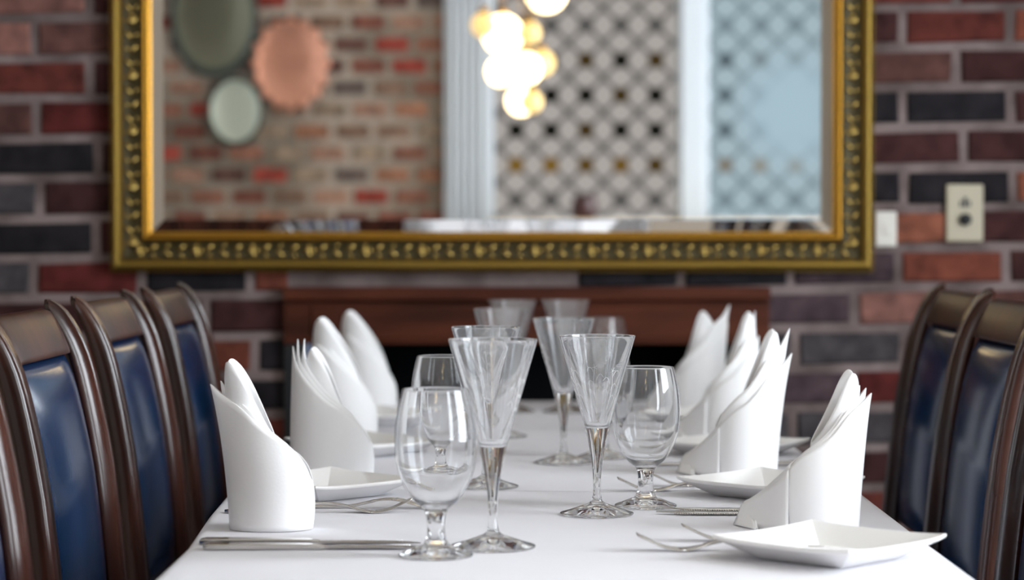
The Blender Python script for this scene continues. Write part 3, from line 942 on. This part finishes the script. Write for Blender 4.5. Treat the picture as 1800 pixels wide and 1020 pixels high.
# ------------------------------------------------------------------ square plates
def plate_mesh(S=.182):
    h = S / 2
    prof = [(0, .0045), (.52, .0045), (.56, .0050), (.945, .0215), (.985, .0232), (1.0, .0226), (1.0, .0205), (.985, .0185), (.64, .0022), (.60, .0004), (0, .0004)]
    n = 10                      # points per side
    vs, fs, rows = [], [], []
    for (k, z) in prof:
        if k == 0:
            rows.append([len(vs)] * (4 * n)); vs.append((0, 0, z)); continue
        row = []
        for s in range(4):
            for i in range(n):
                t = -1 + 2 * i / n
                # rounded square, corners lifted a touch
                p = [(t, -1), (1, t), (-t, 1), (-1, -t)][s]
                sq = 1 - .035 * (min(abs(p[0]), abs(p[1]))) ** 8
                lift = .0030 * (min(abs(p[0]), abs(p[1])) ** 3) * max(0, (k - .6) / .4)
                row.append(len(vs)); vs.append((p[0] * h * k * sq, p[1] * h * k * sq, z + lift))
        rows.append(row)
    N_ = 4 * n
    for a, c in zip(rows, rows[1:]):
        for k in range(N_):
            f = []
            for v in (a[k], c[k], c[(k+1) % N_], a[(k+1) % N_]):
                if v not in f: f.append(v)
            if len(f) >= 3: fs.append(tuple(f))
    me = pydata('plate', vs, fs)
    bm = bmesh.new(); bm.from_mesh(me); bmesh.ops.recalc_face_normals(bm, faces=bm.faces); bm.to_mesh(me); bm.free()
    for p in me.polygons: p.use_smooth = True
    me.set_sharp_from_angle(angle=math.radians(11))
    me.materials.append(M['china'])
    return me
PL = plate_mesh()
def plate(x, y, label, rot=PI / 4):
    o = bpy.data.objects.new('side_plate', PL); C.objects.link(o)
    o.location = (x, y, tz(y) + .0004); o.rotation_euler = (0, 0, rot)
    tag(o, label, 'plate', 'square white side plates')
plate(.335, 2.395, 'square white plate nearest the camera at the lower right', PI / 4 + .02)
plate(.340, 2.985, 'square white plate behind the near right napkin', PI / 4)
plate(.345, 3.575, 'square white plate behind the second right napkin', PI / 4)
plate(.350, 4.17, 'square white plate behind the third right napkin, mostly hidden', PI / 4)
plate(-.2475, 2.985, 'square white plate behind the near left napkin', PI / 4)
plate(-.235, 3.585, 'square white plate behind the second left napkin', PI / 4)
plate(-.245, 4.17, 'square white plate behind the third left napkin, mostly hidden', PI / 4)

# ------------------------------------------------------------------ cutlery
def strip_into(bm, pts, flip=False):
    """pts: (x, z, half width y, thickness, yc) -> closed bar with softly rounded edges"""
    rings = []
    for (x, z, w, t, yc) in pts:
        w = max(w, .0004)
        r = []
        for (cy_, cz_) in ((-1, .25), (-.8, .5), (.8, .5), (1, .25), (1, -.25), (.8, -.5), (-.8, -.5), (-1, -.25)):
            r.append(bm.verts.new((x, yc + cy_ * w, z + cz_ * t)))
        rings.append(r)
    for a, c in zip(rings, rings[1:]):
        for k in range(8): bm.faces.new((a[k], a[(k+1) % 8], c[(k+1) % 8], c[k]))
    bm.faces.new(rings[0]); bm.faces.new(rings[-1])

def fork_mesh(Lf, up=1):
    """tips at x=0, handle end at x=Lf"""
    bm = bmesh.new()
    if up > 0: prof = [(0, .0180), (.012, .0125), (.026, .0058), (.040, .0022), (.052, .0016), (.066, .0040), (.082, .0085), (.098, .0112), (.115, .0118), (.150, .0090), (.19, .0040), (Lf, .0022)]
    else: prof = [(0, .0014), (.012, .0030), (.026, .0068), (.040, .0105), (.052, .0122), (.066, .0115), (.082, .0080), (.098, .0044), (.115, .0028), (.150, .0030), (.19, .0050), (Lf, .0022)]
    zf = lambda x: sinterp(prof, x)
    hb = [(.046, .0105), (.052, .0118), (.060, .0115), (.070, .0085), (.080, .0045), (.095, .0032), (.125, .0034), (.165, .0058), (Lf - .03, .0092), (Lf - .008, .0090), (Lf - .002, .0065), (Lf, .003)]
    strip_into(bm, [(x, zf(x), sinterp(hb, x), .0022 if x < .075 else .0034, 0) for x in [.046 + (Lf - .046) * k / 44 for k in range(45)]])
    for i in range(4):
        yc = (-1.5 + i) * .0066
        strip_into(bm, [(x, zf(x), .0022 if x > .006 else .0010 + .0002 * x / .001, .0020, yc) for x in [.052 * k / 12 for k in range(13)]])
    me = frombm('fork', bm); me.materials.append(M['steel'])
    for p in me.polygons: p.use_smooth = True
    return me
FORK_UP, FORK_DN = fork_mesh(.232, 1), fork_mesh(.232, -1)

def knife_meshes(Lk=.245):
    """blade tip at x=0, handle end at x=Lk"""
    bm = bmesh.new()
    hx = Lk * .50
    hs = [(hx - .010, .0050, .0040), (hx, .0062, .0056), (hx + .02, .0072, .0060), (Lk - .04, .0092, .0066), (Lk - .006, .0096, .0066), (Lk - .001, .0080, .0056), (Lk, .0060, .0040)]
    strip_into(bm, [(x, t / 2 + .0004, w, t, 0) for (x, w, t) in hs])
    h = frombm('knife_handle', bm)
    bm = bmesh.new()
    bl = [(0, .0006, .010), (.012, .0045, .006), (.03, .0080, .0020), (.06, .0098, .0), (hx - .03, .0098, 0), (hx - .012, .0080, 0), (hx - .008, .0050, 0)]
    strip_into(bm, [(x, .0030, w, .0016, yo) for (x, w, yo) in bl])
    for k in range(26):
        x = .022 + k * .0030
        bmesh.ops.create_cone(bm, cap_ends=True, segments=5, radius1=.0011, radius2=.0004, depth=.0014, matrix=Matrix.Translation((x, -.0096 + max(0, (.03 - x)) * .2, .0030)))
    b_ = frombm('knife_blade', bm)
    for me in (h, b_):
        me.materials.append(M['steel'])
        for p in me.polygons: p.use_smooth = True
    h.set_sharp_from_angle(angle=math.radians(40)); b_.set_sharp_from_angle(angle=math.radians(35))
    return h, b_
KH, KB = knife_meshes()
def fork(x, y, rot, label, me=FORK_UP, s=1):
    o = bpy.data.objects.new('fork', me); C.objects.link(o); o.location = (x, y, tz(y)); o.rotation_euler = (0, 0, rot); o.scale = (s, 1, 1)
    tag(o, label, 'fork', 'steel forks on the cloth')
def knife(x, y, rot, label):
    t = empty('knife', (x, y, tz(y)), rot); tag(t, label, 'knife', 'steel knives on the cloth')
    for k, me in (('handle', KH), ('blade', KB)):
        o = bpy.data.objects.new(k, me); C.objects.link(o); o.parent = t
# left row: tips point right (+X), so the pieces are turned by 180 degrees
knife(-.100, 2.508, PI - .005, 'steel knife nearest the left napkin, rear one of the near pair')
knife(-.090, 2.472, PI + .03, 'steel knife at the table edge, front one of the near left pair')
fork(-.122, 2.800, PI + .01, 'steel fork with raised tines behind the near left napkin')
fork(-.098, 2.842, PI - .015, 'steel fork lying tines down before the left square plate', FORK_DN)
# right row
knife(.185, 2.812, -.004, 'steel knife behind the near right napkin, rear one of the pair')
knife(.177, 2.776, .004, 'steel serrated knife behind the near right napkin, front one of the pair')
fork(.135, 2.455, .03, 'steel fork with raised tines under the nearest square plate')
fork(.190, 2.535, .02, 'steel fork half hidden behind the nearest square plate')
fork(.142, 3.055, .02, 'steel fork left of the right goblet stem, before the second right napkin')
fork(.190, 3.115, .02, 'steel fork right of the right goblet stem, before the second right napkin')
knife(.185, 3.40, 0, 'blurred steel knife behind the second right napkin')

# ------------------------------------------------------------------ what the mirror shows: lamps, wall platters, serving counter
def lathe_simple(prof, n=40, sx=1, sz=1, flute=0, nf=0):
    """face-on dish: axis along +Y; prof (r, depth)"""
    vs, fs, rows = [], [], []
    for (r, d) in prof:
        if r < 1e-6: rows.append([len(vs)] * n); vs.append((0, d, 0)); continue
        row = []
        for k in range(n):
            a = 2 * PI * k / n
            q = 1 + flute * math.cos(nf * a) * (r / prof[-1][0] if prof[-1][0] else 1)
            row.append(len(vs)); vs.append((r * q * math.cos(a) * sx, d + flute * .25 * r * math.cos(nf * a), r * q * math.sin(a) * sz))
        rows.append(row)
    for a, c in zip(rows, rows[1:]):
        for k in range(n):
            f = []
            for v in (a[k], a[(k+1) % n], c[(k+1) % n], c[k]):
                if v not in f: f.append(v)
            if len(f) >= 3: fs.append(tuple(f))
    return fs, vs
def platter(x, z, r, sx, sz, m, mrim, label, flute=0, nf=0):
    t = empty('wall_platter', (x, YF + .012, z)); tag(t, label, 'platter', 'metal platters on the rear brick wall')
    fs, vs = lathe_simple([(0, .006), (r * .3, .006), (r * .62, .010), (r * .86, .024)], 96, sx, sz, flute, nf)
    obj('dish', pydata('dish', vs, fs), m, t)
    fs, vs = lathe_simple([(r * .86, .024), (r * .93, .030), (r, .026), (r * .96, .012), (r * .6, 0)], 96, sx, sz, flute, nf)
    obj('rim', pydata('rim', vs, fs), mrim, t)
platter(-1.455, 2.19, .235, .92, 1.28, M['pewter'], M['verdigris'], 'large oval dark metal platter, reflected at the upper left of the mirror')
platter(-1.080, 1.955, .205, .90, 1.08, M['copper'], M['copper'], 'fluted copper platter reflected in the mirror', .04, 16)
platter(-1.350, 1.725, .150, .92, 1.16, M['pewter_pale'], M['verdigris'], 'small pale grey platter with dark rim reflected in the mirror', .01, 24)

def pendant(px, py, y, r, label, m='globe'):
    zv = 2 * YB - .024 - y                     # optical distance by way of the mirror
    x, z = (px - 900) * zv / 4000, 1.10 + (420 - py) * zv / 4000
    t = empty('pendant_lamp', (x, y, z)); tag(t, label, 'lamp', 'warm globe pendants over the table')
    bm = bmesh.new(); bmesh.ops.create_uvsphere(bm, u_segments=24, v_segments=16, radius=r)
    obj('globe', frombm('globe', bm), M[m], t)
    bm = bmesh.new(); tube_into(bm, [(0, 0, r - .002), (0, 0, ZC - z)], .002, 6); obj('cord', frombm('cord', bm), M['gold'], t)
    bm = bmesh.new(); bmesh.ops.create_cone(bm, cap_ends=True, segments=20, radius1=.022, radius2=.016, depth=.03, matrix=Matrix.Translation((0, 0, r + .010)))
    obj('cap', frombm('cap', bm), M['gold'], t)
pendant(960, -12, .30, .085, 'warm globe pendant reflected at the top edge of the mirror')
pendant(884, 62, .10, .085, 'large bright globe pendant reflected left of the lattice window')
pendant(880, 127, .34, .060, 'bright globe pendant reflected, left of the middle pair')
pendant(924, 122, .50, .066, 'bright globe pendant reflected, right of the middle pair')
pendant(916, 178, -.12, .064, 'lowest bright globe pendant reflected in the mirror')
pendant(850, 46, .66, .050, 'dim amber globe added as lamp halo, reflected beside the white pillar', 'halo_globe')
pendant(930, 60, .80, .046, 'dim amber globe added as lamp halo, reflected behind the large bright globe', 'halo_globe')
pendant(952, 112, -.30, .058, 'dim amber globe added as lamp halo, reflected right of the middle pair', 'halo_globe')
pendant(934, 180, .94, .044, 'dim amber globe added as lamp halo, reflected behind the lowest bright globe', 'halo_globe')

sb = empty('serving_counter', (.70, -1.05, 0)); tag(sb, 'pale serving counter below the lattice windows, reflected along the mirror bottom', 'counter')
box('counter_top', -.82, .90, -.16, .17, 1.10, 1.190, M['counter'], sb, .008)
box('counter_body', -.80, .88, -.15, .14, 0, 1.10, M['plaster'], sb)
sb2 = empty('sideboard', (-1.10, -1.08, 0)); tag(sb2, 'low sideboard under the wall platters, reflected at the mirror bottom left', 'sideboard')
box('sideboard_top', -.70, .70, -.15, .17, 1.075, 1.105, M['counter'], sb2, .006)
box('sideboard_body', -.68, .68, -.14, .15, 0, 1.075, M['wood'], sb2)
def pot(x, z, y, m, r, h, name, label, cat):
    prof = [(0, 0), (r * .7, 0), (r * .95, h * .25), (r, h * .55), (r * .8, h * .85), (r * .85, h), (r * .75, h), (r * .7, h * .85), (0, h * .3)]
    vs, fs = [], []
    n = 28
    for (q, zz) in prof:
        for k in range(n): a = 2 * PI * k / n; vs.append((max(q, .0005) * math.cos(a), max(q, .0005) * math.sin(a), zz))
    for j in range(len(prof) - 1):
        for k in range(n): fs.append((j*n + k, j*n + (k+1) % n, (j+1)*n + (k+1) % n, (j+1)*n + k))
    return tag(obj(name, pydata(name, vs, fs), m, None, (x, y, z + .0005)), label, cat)
pot(-1.60, 1.105, -1.05, M['black'], .035, .05, 'pot', 'small dark pot on the reflected sideboard', 'pot')
pot(-1.45, 1.105, -1.05, M['pewter_pale'], .085, .045, 'bowl', 'pale grey bowl on the reflected sideboard', 'bowl')
pot(-1.15, 1.105, -1.05, M['copper'], .07, .05, 'bowl', 'copper bowl on the reflected sideboard', 'bowl')
pot(-.97, 1.105, -1.05, M['china'], .07, .05, 'bowl', 'white china bowl on the reflected sideboard', 'bowl')
j = pot(.345, 1.190, -1.0, M['maroon'], .065, .115, 'jug', 'dark maroon jug on the pale counter, reflected low in the mirror', 'jug')
